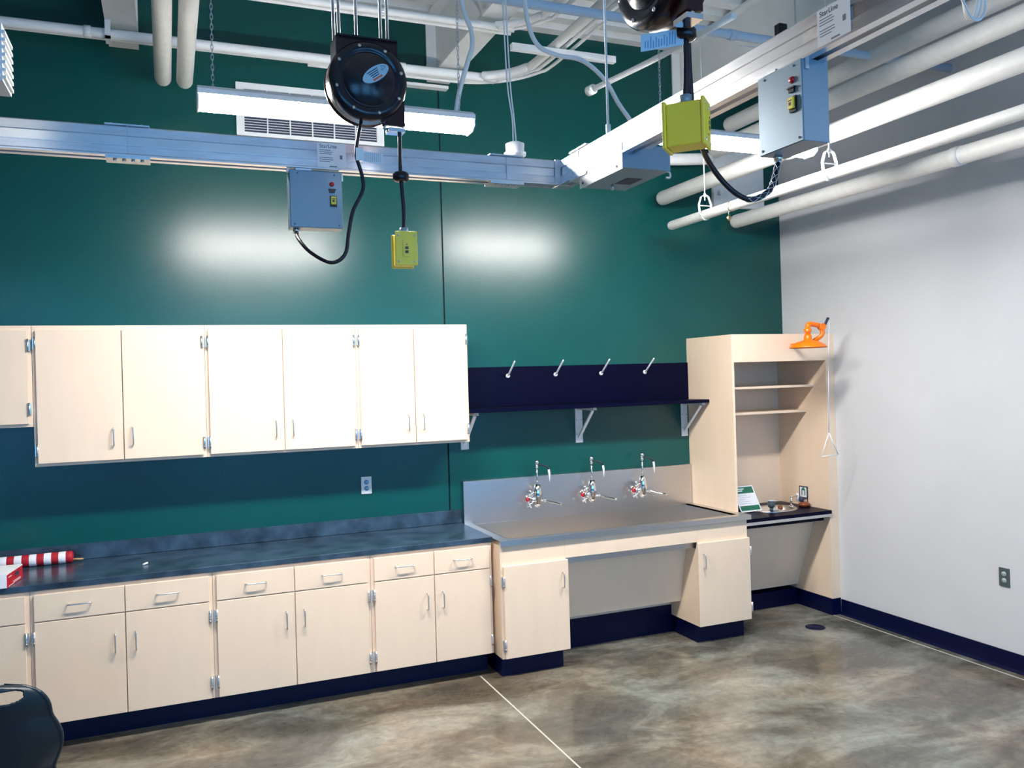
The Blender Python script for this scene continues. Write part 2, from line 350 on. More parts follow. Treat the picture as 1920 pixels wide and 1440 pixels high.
for fx, lab in ((4.497, 'chrome service tap at the left end of the trough sink'), (4.95, 'chrome service tap in the middle of the trough sink'), (5.395, 'chrome service tap nearest the tall maple unit')):
    t = thing('service_tap', (fx, -.03, 1.05), lab, 'tap', 'chrome taps on the steel splashback')
    b = new(); z = 1.045
    lathe(b, (fx-.03, -.030, z), [(0, .001), (.028, .001), (.030, .006), (.017, .012), (.014, .05), (.022, .055), (.024, .085), (.014, .10), (0, .102)], (0, -1, 0), 20)
    cyl(b, (fx-.06, -.10, z), (fx+.02, -.10, z), .016, 16)
    lathe(b, (fx+.012, -.10, z-.005), [(0, -.052), (.022, -.050), (.032, -.028), (.029, 0), (.036, .02), (.030, .07), (.022, .112), (0, .118)], (0, 0, 1), 18)
    part('valve_body', b, CHROME, t)
    b = new(); cyl(b, (fx+.012, -.10, z+.09), (fx+.012, -.10, 1.285), .0065, 12)
    lathe(b, (fx+.012, -.10, 1.275), [(.007, 0), (.012, .005), (.012, .018), (.008, .022), (.015, .03), (.017, .045), (.009, .06), (0, .062)], n=16)
    part('riser', b, CHROME, t)
    b = new(); tube(b, smooth_path([(fx+.02, -.105, 1.298), (fx+.045, -.12, 1.296), (fx+.075, -.14, 1.285), (fx+.086, -.148, 1.262)], 5), .0065, 10); part('hose', b, CORD, t, 'black hose arm')
    b = new(); tube(b, [(fx+.086, -.148, 1.264), (fx+.089, -.150, 1.235), (fx+.090, -.15, 1.205), (fx+.091, -.15, 1.175)], [.008, .0085, .005, .0025], 10); part('nozzle', b, PEG, t, 'white tapered nozzle')
    for s, dz in ((-.062, -.034), (-.045, .045)):
        b = new(); cc = Vector((fx+s, -.115, z+dz)); 
        for k in range(4):
            a = k*PI/2+.5; tube(b, [cc, cc+Vector((math.cos(a)*.026, -.004, math.sin(a)*.026))], [.007, .0085], 8)
        lathe(b, cc+Vector((0, .012, 0)), [(0, 0), (.013, 0), (.013, .02), (.009, .028), (0, .028)], (0, -1, 0), 12); part('cross_handle', b, CHROME, t)
    b = new(); lathe(b, (fx-.066, -.10, z+.002), [(0, 0), (.015, 0), (.015, .012), (0, .012)], (-1, 0, 0), 14); part('index_ring', b, RED, t, 'red index ring')
    b = new(); tube(b, smooth_path([(fx+.02, -.10, z-.02), (fx+.06, -.125, z-.010), (fx+.10, -.17, z-.022), (fx+.135, -.21, z-.030), (fx+.145, -.235, z-.034)], 5), [.012]+[.0075]*19+[.006], 10)
    lathe(b, (fx+.06, -.125, z-.012), [(0, -.008), (.013, -.006), (.013, .006), (0, .008)], (1, -.8, 0), 12); part('spout', b, CHROME, t)

# ------------------------------------------------------------------ shelf and peg board
sh = thing('wall_shelf', (4.95, -.15, 1.71), 'long black wall shelf under the black peg rail, above the steel sink', 'shelf')
part('board', box(new(), 3.93, 5.911, -.021, -.30, 1.709, 1.735, .002), BLACKTOP, sh)
for bx in (3.985, 4.915, 5.872):
    b = new(); box(b, bx-.03, bx+.03, -.001, -.006, 1.435, 1.708)
    box(b, bx-.014, bx+.014, -.006, -.275, 1.702, 1.708); box(b, bx-.014, bx-.011, -.006, -.275, 1.688, 1.703); box(b, bx+.011, bx+.014, -.006, -.275, 1.688, 1.703)
    slab(b, (bx-.011, -.006, 1.468), (1, 0, 0), (0, -.235, .215), (0, .215, .235), .022, .315, .012)
    o = part('bracket', b, WHITEPAINT if bx < 5 else WHITEPAINT, sh, 'white steel shelf bracket')
    s = new()
    for dx in (-.020, .020):
        for z in (1.50, 1.61): lathe(s, (bx+dx, -.006, z), [(.0035, 0), (.0035, .001), (0, .001)], (0, -1, 0), 8)
    part('screw_holes', s, INK, o)
pb = tag(part('peg_rail', box(new(), 3.93, 5.910, -.001, -.020, 1.737, 2.030, .002), BLACKTOP), 'wide black board on the green wall carrying four white pegs', 'board')
for px, lab in ((4.330, 'white slanted peg nearest the wall cabinets'), (4.720, 'white slanted peg, second from the wall cabinets'), (5.111, 'white slanted peg, third from the wall cabinets'), (5.503, 'white slanted peg nearest the tall maple unit')):
    b = new(); tube(b, [(px, -.022, 1.962), (px, -.05, 1.978), (px, -.158, 2.062), (px, -.166, 2.068)], [.0075, .0075, .0065, .004], 12)
    lathe(b, (px, -.0205, 1.962), [(0, 0), (.017, 0), (.016, .006), (.009, .013), (0, .014)], (0, -1, 0), 20)
    tag(part('peg', b, PEG), lab, 'peg', 'white pegs on the black board')

# ------------------------------------------------------------------ tall accessible unit
TX0, TX1, TD, TZ = 5.914, 6.829, -.590, 2.225
tu = thing('tall_cabinet', (6.4, -.3, 0), 'tall open maple unit in the room corner with shelves above a small black sink top', 'cabinet')
part('side_panel', box(new(), TX0, TX0+.019, -.001, TD, .13, TZ), MAPLE, tu)
part('side_panel', box(new(), TX1-.019, TX1, -.001, TD, .13, TZ), MAPLE, tu)
part('filler_strip', box(new(), TX1, XW-.001, TD, TD+.02, .13, TZ), MAPLE, tu)
part('top_panel', box(new(), TX0+.0195, TX1-.0195, -.001, TD+.02, TZ-.019, TZ), MAPLE, tu)
part('header', box(new(), TX0+.0195, TX1-.0195, TD+.0195, TD, 2.015, TZ), MAPLE, tu)
part('back_panel', box(new(), TX0+.0195, TX1-.0195, -.001, -.018, .20, TZ-.02), MAPLE, tu)
part('shelf', box(new(), TX0+.0195, TX1-.0195, -.019, -.447, 1.806, 1.825, .001), MAPLE, tu)
part('shelf', box(new(), TX0+.0195, TX1-.0195, -.019, -.359, 1.601, 1.620, .001), MAPLE, tu)
part('knee_panel', prism(new(), [(-.43, .775), (-.412, .775), (-.178, .165), (-.196, .165)], 'x', TX0+.0195, TX1-.0195), MAPLE, tu)
b = new(); box(b, TX0+.01, TX1-.025, -.02, -.192, 0, .13); box(b, TX1-.024, XW-.001, -.02, TD-.001, 0, .129); box(b, TX0, TX0+.019, -.02, TD+.06, 0, .129)
part('toe_kick', b, NAVY, tu, 'dark blue-black base strip')
ct = thing('counter_top', (6.37, -.3, .80), 'small black resin counter top inside the tall maple unit', 'counter')
# slab with an opening for the oval basin
OC = Vector((6.475, -.33)); OA, OB = .200, .150
def slab_with_hole(bm, x0, x1, y0, y1, z0, z1, c, a, b, n=40):
    outer = []; inner = []
    for k in range(n):
        t = 2*PI*k/n; dx, dy = math.cos(t), math.sin(t)
        s = min(((x1-c.x)/dx if dx > 1e-9 else (x0-c.x)/dx if dx < -1e-9 else 9e9), ((y1-c.y)/dy if dy > 1e-9 else (y0-c.y)/dy if dy < -1e-9 else 9e9))
        outer.append((c.x+dx*s, c.y+dy*s)); inner.append((c.x+a*dx, c.y+b*dy))
    for cx, cy in ((x0, y0), (x1, y0), (x1, y1), (x0, y1)):
        k = min(range(n), key=lambda i: (outer[i][0]-cx)**2+(outer[i][1]-cy)**2); outer[k] = (cx, cy)
    rings = [[bm.verts.new((*p, z)) for p in L] for L, z in ((outer, z1), (inner, z1), (inner, z0), (outer, z0))]
    for i in range(4):
        A, B = rings[i], rings[(i+1) % 4]
        for k in range(n): bm.faces.new((A[k], A[(k+1) % n], B[(k+1) % n], B[k]))
    return bm
part('top', slab_with_hole(new(), TX0+.02, TX1-.0195, -.612, -.0185, .805, .832, OC, OA-.012, OB-.012), BLACKTOP, ct)
part('support_rail', box(new(), TX0+.02, TX1-.0195, -.600, -.585, .780, .8045), NICKEL, ct, 'pale metal rail under the front edge')
part('shadow_strip', box(new(), TX0+.02, TX1-.0195, -.52, -.50, .740, .8045), BLACKTOP, ct)  # black strip stands in for the shadow below the rail
# oval eyewash basin
ob = thing('oval_basin', (OC.x, OC.y, .832), 'small oval steel basin set into the black counter top', 'basin')
def ering(bm, prof, n=40):
    rs = [[bm.verts.new((OC.x+(OA+dr)*math.cos(2*PI*k/n), OC.y+(OB+dr)*math.sin(2*PI*k/n), z)) for k in range(n)] for dr, z in prof]
    for A, B in zip(rs, rs[1:]):
        for k in range(n): f = bm.faces.new((A[k], A[(k+1) % n], B[(k+1) % n], B[k])); f.smooth = True
    return rs
b = new(); rs = ering(b, [(.004, .8325), (.004, .838), (-.006, .842), (-.016, .838), (-.025, .81), (-.05, .783), (-.10, .779), (-.14, .778)]); b.faces.new(rs[-1])
part('bowl', b, STEEL, ob)
lathe_b = lathe(new(), (OC.x, OC.y, .7785), [(.022, 0), (.022, .003), (0, .003)], n=16); part('strainer', lathe_b, CHROME, ob)
# eyewash heads
ew = thing('eyewash_fitting', (6.40, -.42, .832), 'dark twin-head eyewash fitting standing in the oval basin', 'eyewash')
b = new(); cyl(b, (6.355, -.45, .842), (6.355, -.45, .875), .014, 16); lathe(b, (6.355, -.45, .870), [(0, 0), (.018, 0), (.028, .015), (.030, .040), (.026, .048), (0, .048)], n=20); part('dust_cap', b, OUTLG, ew)
b = new(); lathe(b, (6.355, -.45, .918), [(.020, 0), (.037, .006), (.037, .010), (0, .011)], n=20); part('lid', b, OUTLL, ew, 'pale grey flip lid')
b = new(); tube(b, smooth_path([(6.355, -.45, .846), (6.40, -.455, .850), (6.45, -.44, .852)], 5), .007, 10); part('arm', b, CHROME, ew)
b = new(); lathe(b, (6.450, -.44, .846), [(0, 0), (.017, 0), (.02, .012), (.016, .030), (0, .034)], n=18); part('knob', b, BROWN, ew, 'dark brown knob')
# gooseneck bar tap
gt = thing('small_tap', (6.665, -.28, .832), 'small square-necked chrome tap behind the oval basin', 'tap')
b = new(); lathe(b, (6.665, -.315, .8325), [(0, 0), (.024, 0), (.022, .008), (.012, .014), (0, .014)], n=18); part('base', b, CHROME, gt)
b = new(); tube(b, [(6.665, -.315, .845), (6.665, -.315, .915)], .0085, 12); tube(b, smooth_path([(6.665, -.315, .912), (6.69, -.312, .918), (6.74, -.305, .918)], 4), .007, 10); part('spout', b, CHROME, gt)
b = new(); cyl(b, (6.745, -.30, .870), (6.745, -.30, .935), .010, 14); part('riser', b, PEG, gt)
b = new(); lathe(b, (6.770, -.315, .885), [(0, -.022), (.018, -.016), (.022, 0), (.018, .016), (0, .022)], n=18); part('knob', b, INK, gt, 'dark blue knob')
br = new(); lathe(br, (6.757, -.362, .833), [(0, 0), (.035, 0), (.044, .012), (.046, .026), (.030, .036), (0, .037)], n=24)
tag(part('soap_dish', br, BROWN), 'brown rounded dish below the small tap, near the maple side panel', 'dish')
# framed pictogram
fp = thing('small_sign', (6.800, -.31, .88), 'small dark-framed pictogram sign by the maple side panel above the tap', 'sign')
yy0, yy1, zz0, zz1 = -.258, -.352, .893, .990
b = new()
for a, c, e, g in ((yy0, yy1, zz1-.008, zz1), (yy0, yy1, zz0, zz0+.008), (yy0, yy0-.008, zz0, zz1), (yy1+.008, yy1, zz0, zz1)): box(b, 6.798, 6.809, a, c, e, g, .002)
tube(b, smooth_path([(6.803, yy1+.006, zz0), (6.803, yy1+.004, zz0-.03), (6.800, yy1+.01, .834)], 4), .004, 8); part('frame', b, INK, fp)
part('panel', box(new(), 6.801, 6.807, yy0-.007, yy1+.007, zz0+.007, zz1-.007), PAPER, fp)
b = new(); box(b, 6.799, 6.8009, -.290, -.322, .955, .972, .004); box(b, 6.799, 6.8009, -.285, -.293, .915, .962); box(b, 6.799, 6.8009, -.319, -.327, .915, .962); box(b, 6.799, 6.8009, -.298, -.314, .972, .980); part('pictogram', b, GREENPR, fp)
# tilted instruction card
ic = thing('instruction_card', (6.26, -.33, .832), 'white instruction card with green heading leaning on a black easel beside the basin', 'card')
u = Vector((1, 0, 0)); v = Vector((0, .115, .185)).normalized(); n = u.cross(v); L = .222; o0 = Vector((6.06, -.335, .836)); 
o0 = Vector((6.135, -.36, .836))
slabm = slab(new(), o0, u, v, n, .200, L, .003); part('sheet', slabm, PAPER, ic)
b = new(); prism(b, [(-.355, .833), (-.215, .833), (-.215, .905), (-.2458, 1.012)], 'x', 6.137, 6.143); prism(b, [(-.355, .833), (-.215, .833), (-.215, .905), (-.2458, 1.012)], 'x', 6.318, 6.324)
slab(b, o0+u*.002+v*.004-n*.004, u, v, n, .190, L-.012, .0035); part('easel', b, BLACKTOP, ic)
slabm = slab(new(), o0+u*.01+v*(L-.064)+n*.003, u, v, n, .18, .055, .0008); hd = part('heading', slabm, GREENPR, ic)
b = new(); slab(b, o0+u*.02+v*(L-.030)+n*.0038, u, v, n, .085, .009, .0005); slab(b, o0+u*.02+v*(L-.046)+n*.0038, u, v, n, .065, .008, .0005); part('heading_text', b, PAPER, ic)
slabm = slab(new(), o0+u*.01+v*.012+n*.003, u, v, n, .18, .04, .0008); part('footer', slabm, GREENPR, ic)
b = new(); 
for k in range(5): slab(b, o0+u*(.03+.01*(k % 2))+v*(.07+.017*k)+n*.003, u, v, n, .10-.02*(k % 3), .003, .0006)
part('print', b, OUTLL, ic)

# ------------------------------------------------------------------ emergency shower
es = thing('emergency_shower', (6.42, -.86, 2.10), 'orange emergency shower head with looped pipe hanging before the tall maple unit', 'shower')
hx, hy = 6.40, -.86
b = new(); lathe(b, (hx, hy, 2.105), [(.0, .004), (.132, .004), (.134, 0), (.134, .006), (.120, .022), (.085, .043), (.045, .054), (.030, .060), (.028, .085), (.024, .10), (.0, .10)], n=40); part('bowl', b, ORANGE, es)
b = new(); cyl(b, (hx, hy, 2.195), (hx, hy, 2.262), .020, 20); lathe(b, (hx, hy, 2.225), [(.028, 0), (.028, .02), (.022, .026)], n=20)
tube(b, smooth_path([(hx, hy, 2.255), (hx+.006, hy, 2.275), (hx+.03, hy, 2.282), (hx+.10, hy, 2.274)], 6), .019, 16)
tube(b, smooth_path([(hx+.09, hy, 2.274), (hx+.125, hy, 2.265), (hx+.138, hy, 2.235), (hx+.135, hy, 2.205), (hx+.112, hy+.02, 2.176), (hx+.09, hy+.08, 2.145), (hx+.085, hy+.14, 2.136), (hx+.085, TD-.001, 2.134)], 6), .017, 16)
cyl(b, (hx+.132, hy-.02, 2.262), (hx+.132, hy+.02, 2.262), .026, 18); part('pipe', b, ORANGE, es)
b = new(); tube(b, [(hx+.140, hy, 2.235), (hx+.160, hy, 2.268), (hx+.196, hy, 2.328)], [.011, .010, .010], 10); lv = part('lever', b, INK, es, 'dark valve lever')
b = new(); tube(b, smooth_path([(hx+.190, hy, 2.330), (hx+.205, hy, 2.332), (hx+.214, hy, 2.312)], 4), .003, 8); part('eye', b, CHROME, es)
b = new(); px, pz = hx+.168, 1.466; tube(b, [(hx+.208, hy, 2.318), (px+.020, hy-.0, 2.0), (px+.005, hy, pz)], .0028, 8); pr = part('pull_rod', b, PEG, es, 'thin white pull rod')
b = new(); tube(b, [(px+.005, hy, pz), (px-.075, hy, 1.292)], .004, 8); tube(b, [(px+.005, hy, pz), (px+.088, hy, 1.300)], .004, 8); tube(b, [(px-.075, hy, 1.292), (px+.088, hy, 1.300)], .004, 8); part('triangle_handle', b, PEG, pr)

# ------------------------------------------------------------------ outlets, drain, vents
def outlet(x, y, z, nrm, m1, m2, label):
    t = thing('power_outlet', (x, y, z-.06), label, 'outlet'); nrm = Vector(nrm); u = Vector((0, 0, 1)).cross(nrm).normalized()*-1; c = Vector((x, y, z))
    part('cover_plate', slab(new(), c-u*.036-Vector((0, 0, .059)), u, (0, 0, 1), nrm, .072, .118, .006), m1, t)
    for dz in (-.021, .021):
        b = new(); lathe(b, c+nrm*.0061+Vector((0, 0, dz)), [(.0165, 0), (.0165, .003), (0, .003)], nrm, 20); r = part('receptacle', b, m2, t)
        b = new()
        for du in (-.006, .006): slab(b, c+nrm*.0092+u*(du-.001)+Vector((0, 0, dz-.003)), u, (0, 0, 1), nrm, .002, .008, .0004)
        part('slots', b, m1 if m1 is OUTLW else INK, r)
outlet(3.256, -.0005, 1.231, (0, -1, 0), OUTLW, OUTLB, 'white outlet with blue receptacles on the green wall above the worktop')
outlet(XW-.0005, -2.015, .587, (-1, 0, 0), OUTLG, OUTLL, 'dark grey outlet low on the white wall')
b = new(); lathe(b, (6.468, -.772, .0005), [(.072, 0), (.072, .003), (.060, .004), (.058, .002), (0, .002)], n=32)
fd = part('floor_drain', b, NAVY); tag(fd, 'round black drain cover in the concrete floor', 'drain')
def louver_vent(name, x0, x1, z0, z1, label, vertical=5, nz=15):
    t = thing(name, ((x0+x1)/2, 0, z0), label, 'vent'); b = new(); w = .05
    box(b, x0, x1, -.001, -.022, z1-w*.8, z1); box(b, x0, x1, -.001, -.022, z0, z0+.025); box(b, x0, x0+w, -.001, -.022, z0+.025, z1-w*.8); box(b, x1-w, x1, -.001, -.022, z0+.025, z1-w*.8); part('frame', b, WHITEPAINT, t)
    part('vent_shade_sheet', box(new(), x0+w, x1-w, -.001, -.004, z0+.02, z1-.04), INK, t)  # dark sheet on the solid wall stands in for shade behind the louvers
    b = new()
    for k in range(nz):
        z = z0+.03+(z1-z0-.075)*(k+.5)/nz; slab(b, (x0+w, -.006, z+.006), (1, 0, 0), (0, -1, -.45), (0, -.45, 1), x1-x0-2*w, .013, .003)
    part('louvers', b, WHITEPAINT, t)
    b = new()
    for k in range(1, vertical+1): xx = x0+w+(x1-x0-2*w)*k/(vertical+1); box(b, xx-.004, xx+.004, -.005, -.0215, z0+.02, z1-.04)
    part('dividers', b, WHITEPAINT, t)
louver_vent('wall_vent', 2.462, 3.447, 3.595, 3.945, 'wide white louvred vent on the green wall behind the left hanging light', 5, 16)
b = box(new(), 6.20, 6.71, -.001, -.04, 3.31, 3.93, .004)
t = thing('wall_hatch', (6.45, 0, 3.31), 'pale grey flat wall hatch on the green wall behind the long white pipes', 'hatch'); part('door_leaf', b, WHITEPAINT, t)
b = new()
for k in (-.22, .22): box(b, 6.235, 6.26, -.0405, -.046, 3.62+k, 3.66+k)
part('latch', b, NICKEL, t)

# ------------------------------------------------------------------ hanging fluorescent lights
def chain(par, p0, p1, n=None):
    p0, p1 = Vector(p0), Vector(p1); L = (p1-p0).length; n = n or int(L/.022); b = new(); d = (p1-p0)/n; u, v, w = frame_at(d)
    for k in range(n):
        c = p0+d*(k+.5); a = u if k % 2 else v; h = d.length*.72; q = w
        pts = [c+a*.0055*math.cos(t)+q*h*math.sin(t) for t in [2*PI*j/10 for j in range(11)]]
        tube(b, pts, .0016, 5, False)
    return part('chain', b, GALV, par)
def light_fixture(x0, x1, y, zt, label, chains):
    t = thing('ceiling_light', ((x0+x1)/2, y, zt-.10), label, 'ceiling light', 'hanging fluorescent lights')
    b = new(); prism(b, [(y-.076, zt-.042), (y-.076, zt-.020), (y-.045, zt), (y+.045, zt), (y+.076, zt-.020), (y+.076, zt-.042), (y+.071, zt-.042), (y+.071, zt-.027), (y-.071, zt-.027), (y-.071, zt-.042)], 'x', x0, x1)
    for xa in (x0, x1-.006): prism(b, [(y-.071, zt-.025), (y-.072, zt-.070), (y-.04, zt-.093), (y+.04, zt-.093), (y+.072, zt-.070), (y+.071, zt-.025)], 'x', xa, xa+.006)
    part('housing', b, WHITEPAINT, t)
    b = new(); prism(b, [(y-.068, zt-.029), (y-.070, zt-.068), (y-.050, zt-.084), (y-.03, zt-.090), (y+.03, zt-.090), (y+.050, zt-.084), (y+.070, zt-.068), (y+.068, zt-.029)], 'x', x0+.0062, x1-.0062)
    part('lens', b, LENS, t, 'glowing white lens')
    for cx, top in chains: chain(t, (cx, y, zt-.001), (cx+.005, y, top))
    return t
FY = -1.93
light_fixture(2.148, 3.400, FY, 3.235, 'hanging fluorescent light behind the left cord reel', ((2.215, 4.56), (3.345, 4.56)))
light_fixture(4.46, 5.57, FY+.08, 3.30, 'hanging fluorescent light behind the yellow drop box by the long pipes', ((4.54, 4.56), (5.49, 4.56)))
def flex(pts, label, r=.011):
    P = smooth_path(pts, 26); rs = [r+(.0016 if i % 2 else 0) for i in range(len(P))]
    return tag(part('flexible_conduit', tube(new(), P, rs, 10), WHITEPAINT), label, 'conduit')
yF = FY+.01
flex([(3.37, yF, 4.2), (3.378, yF, 3.80), (3.420, yF, 3.66), (3.425, yF, 3.58), (3.400, yF, 3.50), (3.355, yF, 3.36), (3.330, yF, 3.236)], 'ribbed white flexible conduit dropping to the left hanging light')
flex([(3.70, yF, 4.15), (3.713, yF, 3.85), (3.738, yF, 3.70), (3.790, yF, 3.62), (3.88, yF, 3.590), (4.00, yF, 3.585), (4.08, yF, 3.555), (4.17, yF, 3.48), (4.235, yF, 3.38), (4.30, yF, 3.30), (4.36, yF+.06, 3.275)], 'ribbed white flexible conduit curving across to the light by the yellow box')
b = new(); box(b, 4.35, 4.459, FY+.04, FY+.12, 3.23, 3.29, .006); tag(part('junction_box', b, WHITEPAINT), 'small white junction box at the end of the light by the yellow box', 'box')
# smoke detector style sensor on twin cords
sd = thing('ceiling_sensor', (3.645, -1.9, 3.045), 'round white sensor hanging on two thin cords above the busway corner', 'sensor')
b = new(); lathe(b, (3.645, -1.9, 3.045), [(0, 0), (.035, .002), (.038, .012), (.055, .016), (.056, .030), (.046, .036), (.048, .075), (.030, .083), (0, .084)], n=28); part('body', b, OUTLW, sd)
for dx in (-.008, .008):
    b = new(); tube(b, smooth_path([(3.645+dx, -1.9, 3.128), (3.640+dx*.6, -1.9, 3.25), (3.622+dx, -1.9, 3.42), (3.612+dx, -1.9, 3.75), (3.606+dx, -1.9, 4.0)], 6), .004, 8); part('cord', b, WHITEPAINT, sd)

# ------------------------------------------------------------------ busway
BZ0, BZ1 = 2.776, 2.884
def busprof(sign, base):   # face toward negative side
    return [(base, BZ1-.004), (base, BZ1-.034), (base+.004, BZ1-.036), (base+.004, BZ0+.038), (base, BZ0+.036), (base, BZ0+.010), (base-.006, BZ0+.006), (base-.006, BZ0), (base+.022, BZ0), (base+.022, BZ0+.012), (base+.045, BZ0+.012), (base+.045, BZ0), (base+.072, BZ0), (base+.072, BZ1), (base+.004, BZ1)]
bw = thing('busway', (1.5, -2.47, BZ0), 'aluminium power busway running in front of the green wall', 'busway')
part('rail', prism(new(), busprof(-1, -2.5), 'x', -1.6, 3.592), ALU, bw)
part('side_band', box(new(), -1.6, 3.58, -2.4975, -2.4962, BZ0+.040, BZ1-.038), ALUB, bw)
bw2 = thing('busway', (3.63, -5.0, BZ0), 'aluminium power busway running from the corner toward the viewer', 'busway')
part('rail', prism(new(), busprof(-1, 3.600), 'y', -2.50, -7.6), ALU, bw2)
part('side_band', box(new(), 3.6025, 3.6038, -2.52, -7.6, BZ0+.040, BZ1-.038), ALUB, bw2)
b = new(); box(b, 3.593, 3.674, -2.427, -2.499, BZ0, BZ1+.002, .003); box(b, 3.575, 3.600, -2.508, -2.501, BZ0, BZ1); part('corner_piece', b, ALU, bw2)
for par, horizontal, segs in ((bw, True, ((1.816, 1.962), (3.275, 3.426))), (bw2, False, ((-2.605, -2.757), (-5.2, -5.35)))):
    for a, c in segs:
        b = new(); q = (a+c)/2
        if horizontal:
            box(b, a, c, -2.506, -2.43, BZ1+.0005, BZ1+.006); box(b, a, c, -2.508, -2.43, BZ0-.010, BZ0-.0005); box(b, q-.0015, q+.0015, -2.503, -2.50, BZ0+.01, BZ1)
            for k in range(4): cyl(b, (a+.03+.03*k, -2.49, BZ0-.010), (a+.03+.03*k, -2.49, BZ0-.017), .006, 8)
            for k in (0.02, .12): cyl(b, (a+k, -2.49, BZ1+.006), (a+k, -2.49, BZ1+.010), .006, 8)
        else:
            box(b, 3.594, 3.67, a, c, BZ1+.0005, BZ1+.006); box(b, 3.592, 3.67, a, c, BZ0-.010, BZ0-.0005); box(b, 3.597, 3.60, q-.0015, q+.0015, BZ0+.01, BZ1)
            for k in range(4): cyl(b, (3.61, a-.03-.03*k, BZ0-.010), (3.61, a-.03-.03*k, BZ0-.017), .006, 8)
        part('joint_plate', b, GALV, par)
def bus_label(par, o, u, n, w, h):
    o = Vector(o); u = Vector(u); n = Vector(n); z = Vector((0, 0, 1))
    lb = part('label_plate', slab(new(), o, u, z, n, w, h, .001), PAPER, par, 'white printed maker label')
    text('lettering', 'StarLine', o+u*w*.08+z*h*.80+n*.0012, u, z, h*.21, INK, lb, .0002)
    b = new(); random.seed(3)
    for k in range(7):
        if k == 3: continue
        slab(b, o+u*w*.08+z*(h*(.70-.075*k))+n*.001, u, z, n, w*(.34+.2*random.random()), h*.025, .0004)
    slab(b, o+u*w*.42+z*h*.05+n*.001, u, z, n, w*.26, h*.045, .0004); slab(b, o+u*w*.78+z*h*.38+n*.001, u, z, n, w*.09, h*.16, .0004); part('printed_lines', b, GREYPR, lb)
bus_label(bw, (2.558, -2.5005, 2.782), (1, 0, 0), (0, -1, 0), .112, .098)
bus_label(bw2, (3.5995, -4.066, 2.784), (0, -1, 0), (-1, 0, 0), .115, .095)
# threaded hanger rods of the busway
for x, y, lab, par in ((3.635, -2.875, 'x', bw2), (3.635, -4.6, 'x', bw2), (.9, -2.47, 'x', bw)):
    b = new(); cyl(b, (x, y, BZ1), (x, y, 4.56), .005, 8); cyl(b, (x, y, BZ1-.001), (x, y, BZ1+.05), .010, 8); part('hanger_rod', b, WHITEPAINT, par)

# plug-in boxes
def plug_box(o, u, n, w, h, dep, label, hz=None):
    """o = top-left front corner seen from the front, u = right, n = outward normal"""
    o, u, n, z = Vector(o), Vector(u), Vector(n), Vector((0, 0, 1)); t = thing('plug_in_box', o+u*w/2-z*h, label, 'electrical box', 'boxes plugged into the busway')
    part('body', slab(new(), o-z*h-n*dep, u, z, n, w, h, dep-.002), ENCL, t, bevel=.002)
    part('cover', slab(new(), o-z*(h-.002)+u*.002-n*.0015, u, z, n, w-.004, h-.004, .003), ENCL, t)
    r = o+u*w*.80-z*h*.22+n*.0016
    b = new(); lathe(b, r, [(.0095, 0), (.0095, .003), (.007, .007), (0, .007)], n, 16); part('indicator', b, RED, t, 'round red indicator')
    b = new(); slab(b, r-u*.010-z*.034, u, z, n, .020, .016, .006); slab(b, r-u*.014-z*.024, u, z, n, .028, .004, .008); part('switch', b, BLACKPL, t, 'black switch')
    b = new(); slab(b, r-u*.009-z*.088, u, z, n, .026, .042, .006); bk = part('breaker', b, BLACKPL, t, 'black breaker')
    b = new(); slab(b, r-u*.006-z*.080+n*.006, u, z, n, .019, .030, .007); br_ = part('breaker_label', b, YELLOW, bk, 'yellow breaker label')
    b = new(); slab(b, r-u*.002-z*.071+n*.0131, u, z, n, .009, .008, .0004); slab(b, r-u*.004-z*.060+n*.0131, u, z, n, .014, .003, .0004); part('print', b, INK, br_)
    b = new()
    for a, c in ((.03, .03), (w-.03, .03) , (.015, h-.012), (w-.015, h-.012)): lathe(b, o+u*a-z*c*(.4 if c < .1 else 1)+n*.0016, [(.0035, 0), (.0035, .002), (0, .002)], n, 10)
    part('screws', b, GREYPR, t)
    for q_ in ((o+u*w*.12-n*.03, w*.3, .007, .03), (o+u*w-z*.03-n*.02, .006, .028, .012), (o-u*.008-z*.006-n*.03, .008, .01, .02)): part('mounting_clip', slab(new(), q_[0], u, z, n, *q_[1:]), GALV, t)
    g = o+u*w*.13-z*h-n*dep*.5; b = new(); cyl(b, g+z*.002, g-z*.014, .013, 12); cyl(b, g-z*.012, g-z*.022, .010, 12); part('gland', b, CHROME, t)
    return g-z*.02
g1 = plug_box((2.450, -2.508, 2.766), (1, 0, 0), (0, -1, 0), .200, .220, .075, 'grey plug-in box with breaker under the busway before the green wall')
g2 = plug_box((3.592, -3.832, 2.780), (0, -1, 0), (-1, 0, 0), .180, .222, .090, 'grey plug-in box with breaker on the busway coming toward the viewer')
# larger feed box just past the corner
fb = thing('feed_box', (3.70, -2.87, 2.72), 'wide flat grey feed box under the busway next to its corner', 'electrical box')
part('body', box(new(), 3.601, 3.808, -2.695, -3.040, 2.722, 2.768), ENCL, fb)
part('front_plate', box(new(), 3.597, 3.6005, -2.690, -3.042, 2.718, 2.818), WHITEPAINT, fb, 'white front plate')
part('end_plate', box(new(), 3.601, 3.808, -3.0405, -3.0425, 2.722, 2.812), ENCL, fb)
b = new(); box(b, 3.70, 3.77, -2.80, -2.90, 2.7205, 2.7215); part('label_plate', b, INK, fb)
b = new(); tube(b, smooth_path([(3.795, -3.03, 2.725), (3.812, -3.03, 2.718), (3.812, -3.03, 2.700), (3.795, -3.03, 2.698)], 4), .004, 8); cyl(b, (3.70, -2.78, 2.722), (3.70, -2.78, 2.700), .006, 8); part('latch', b, GALV, fb)
b = new(); 
for y in (-2.72, -3.0): cyl(b, (3.5965, y, 2.735), (3.594, y, 2.735), .005, 8)
part('screws', b, INK, fb)

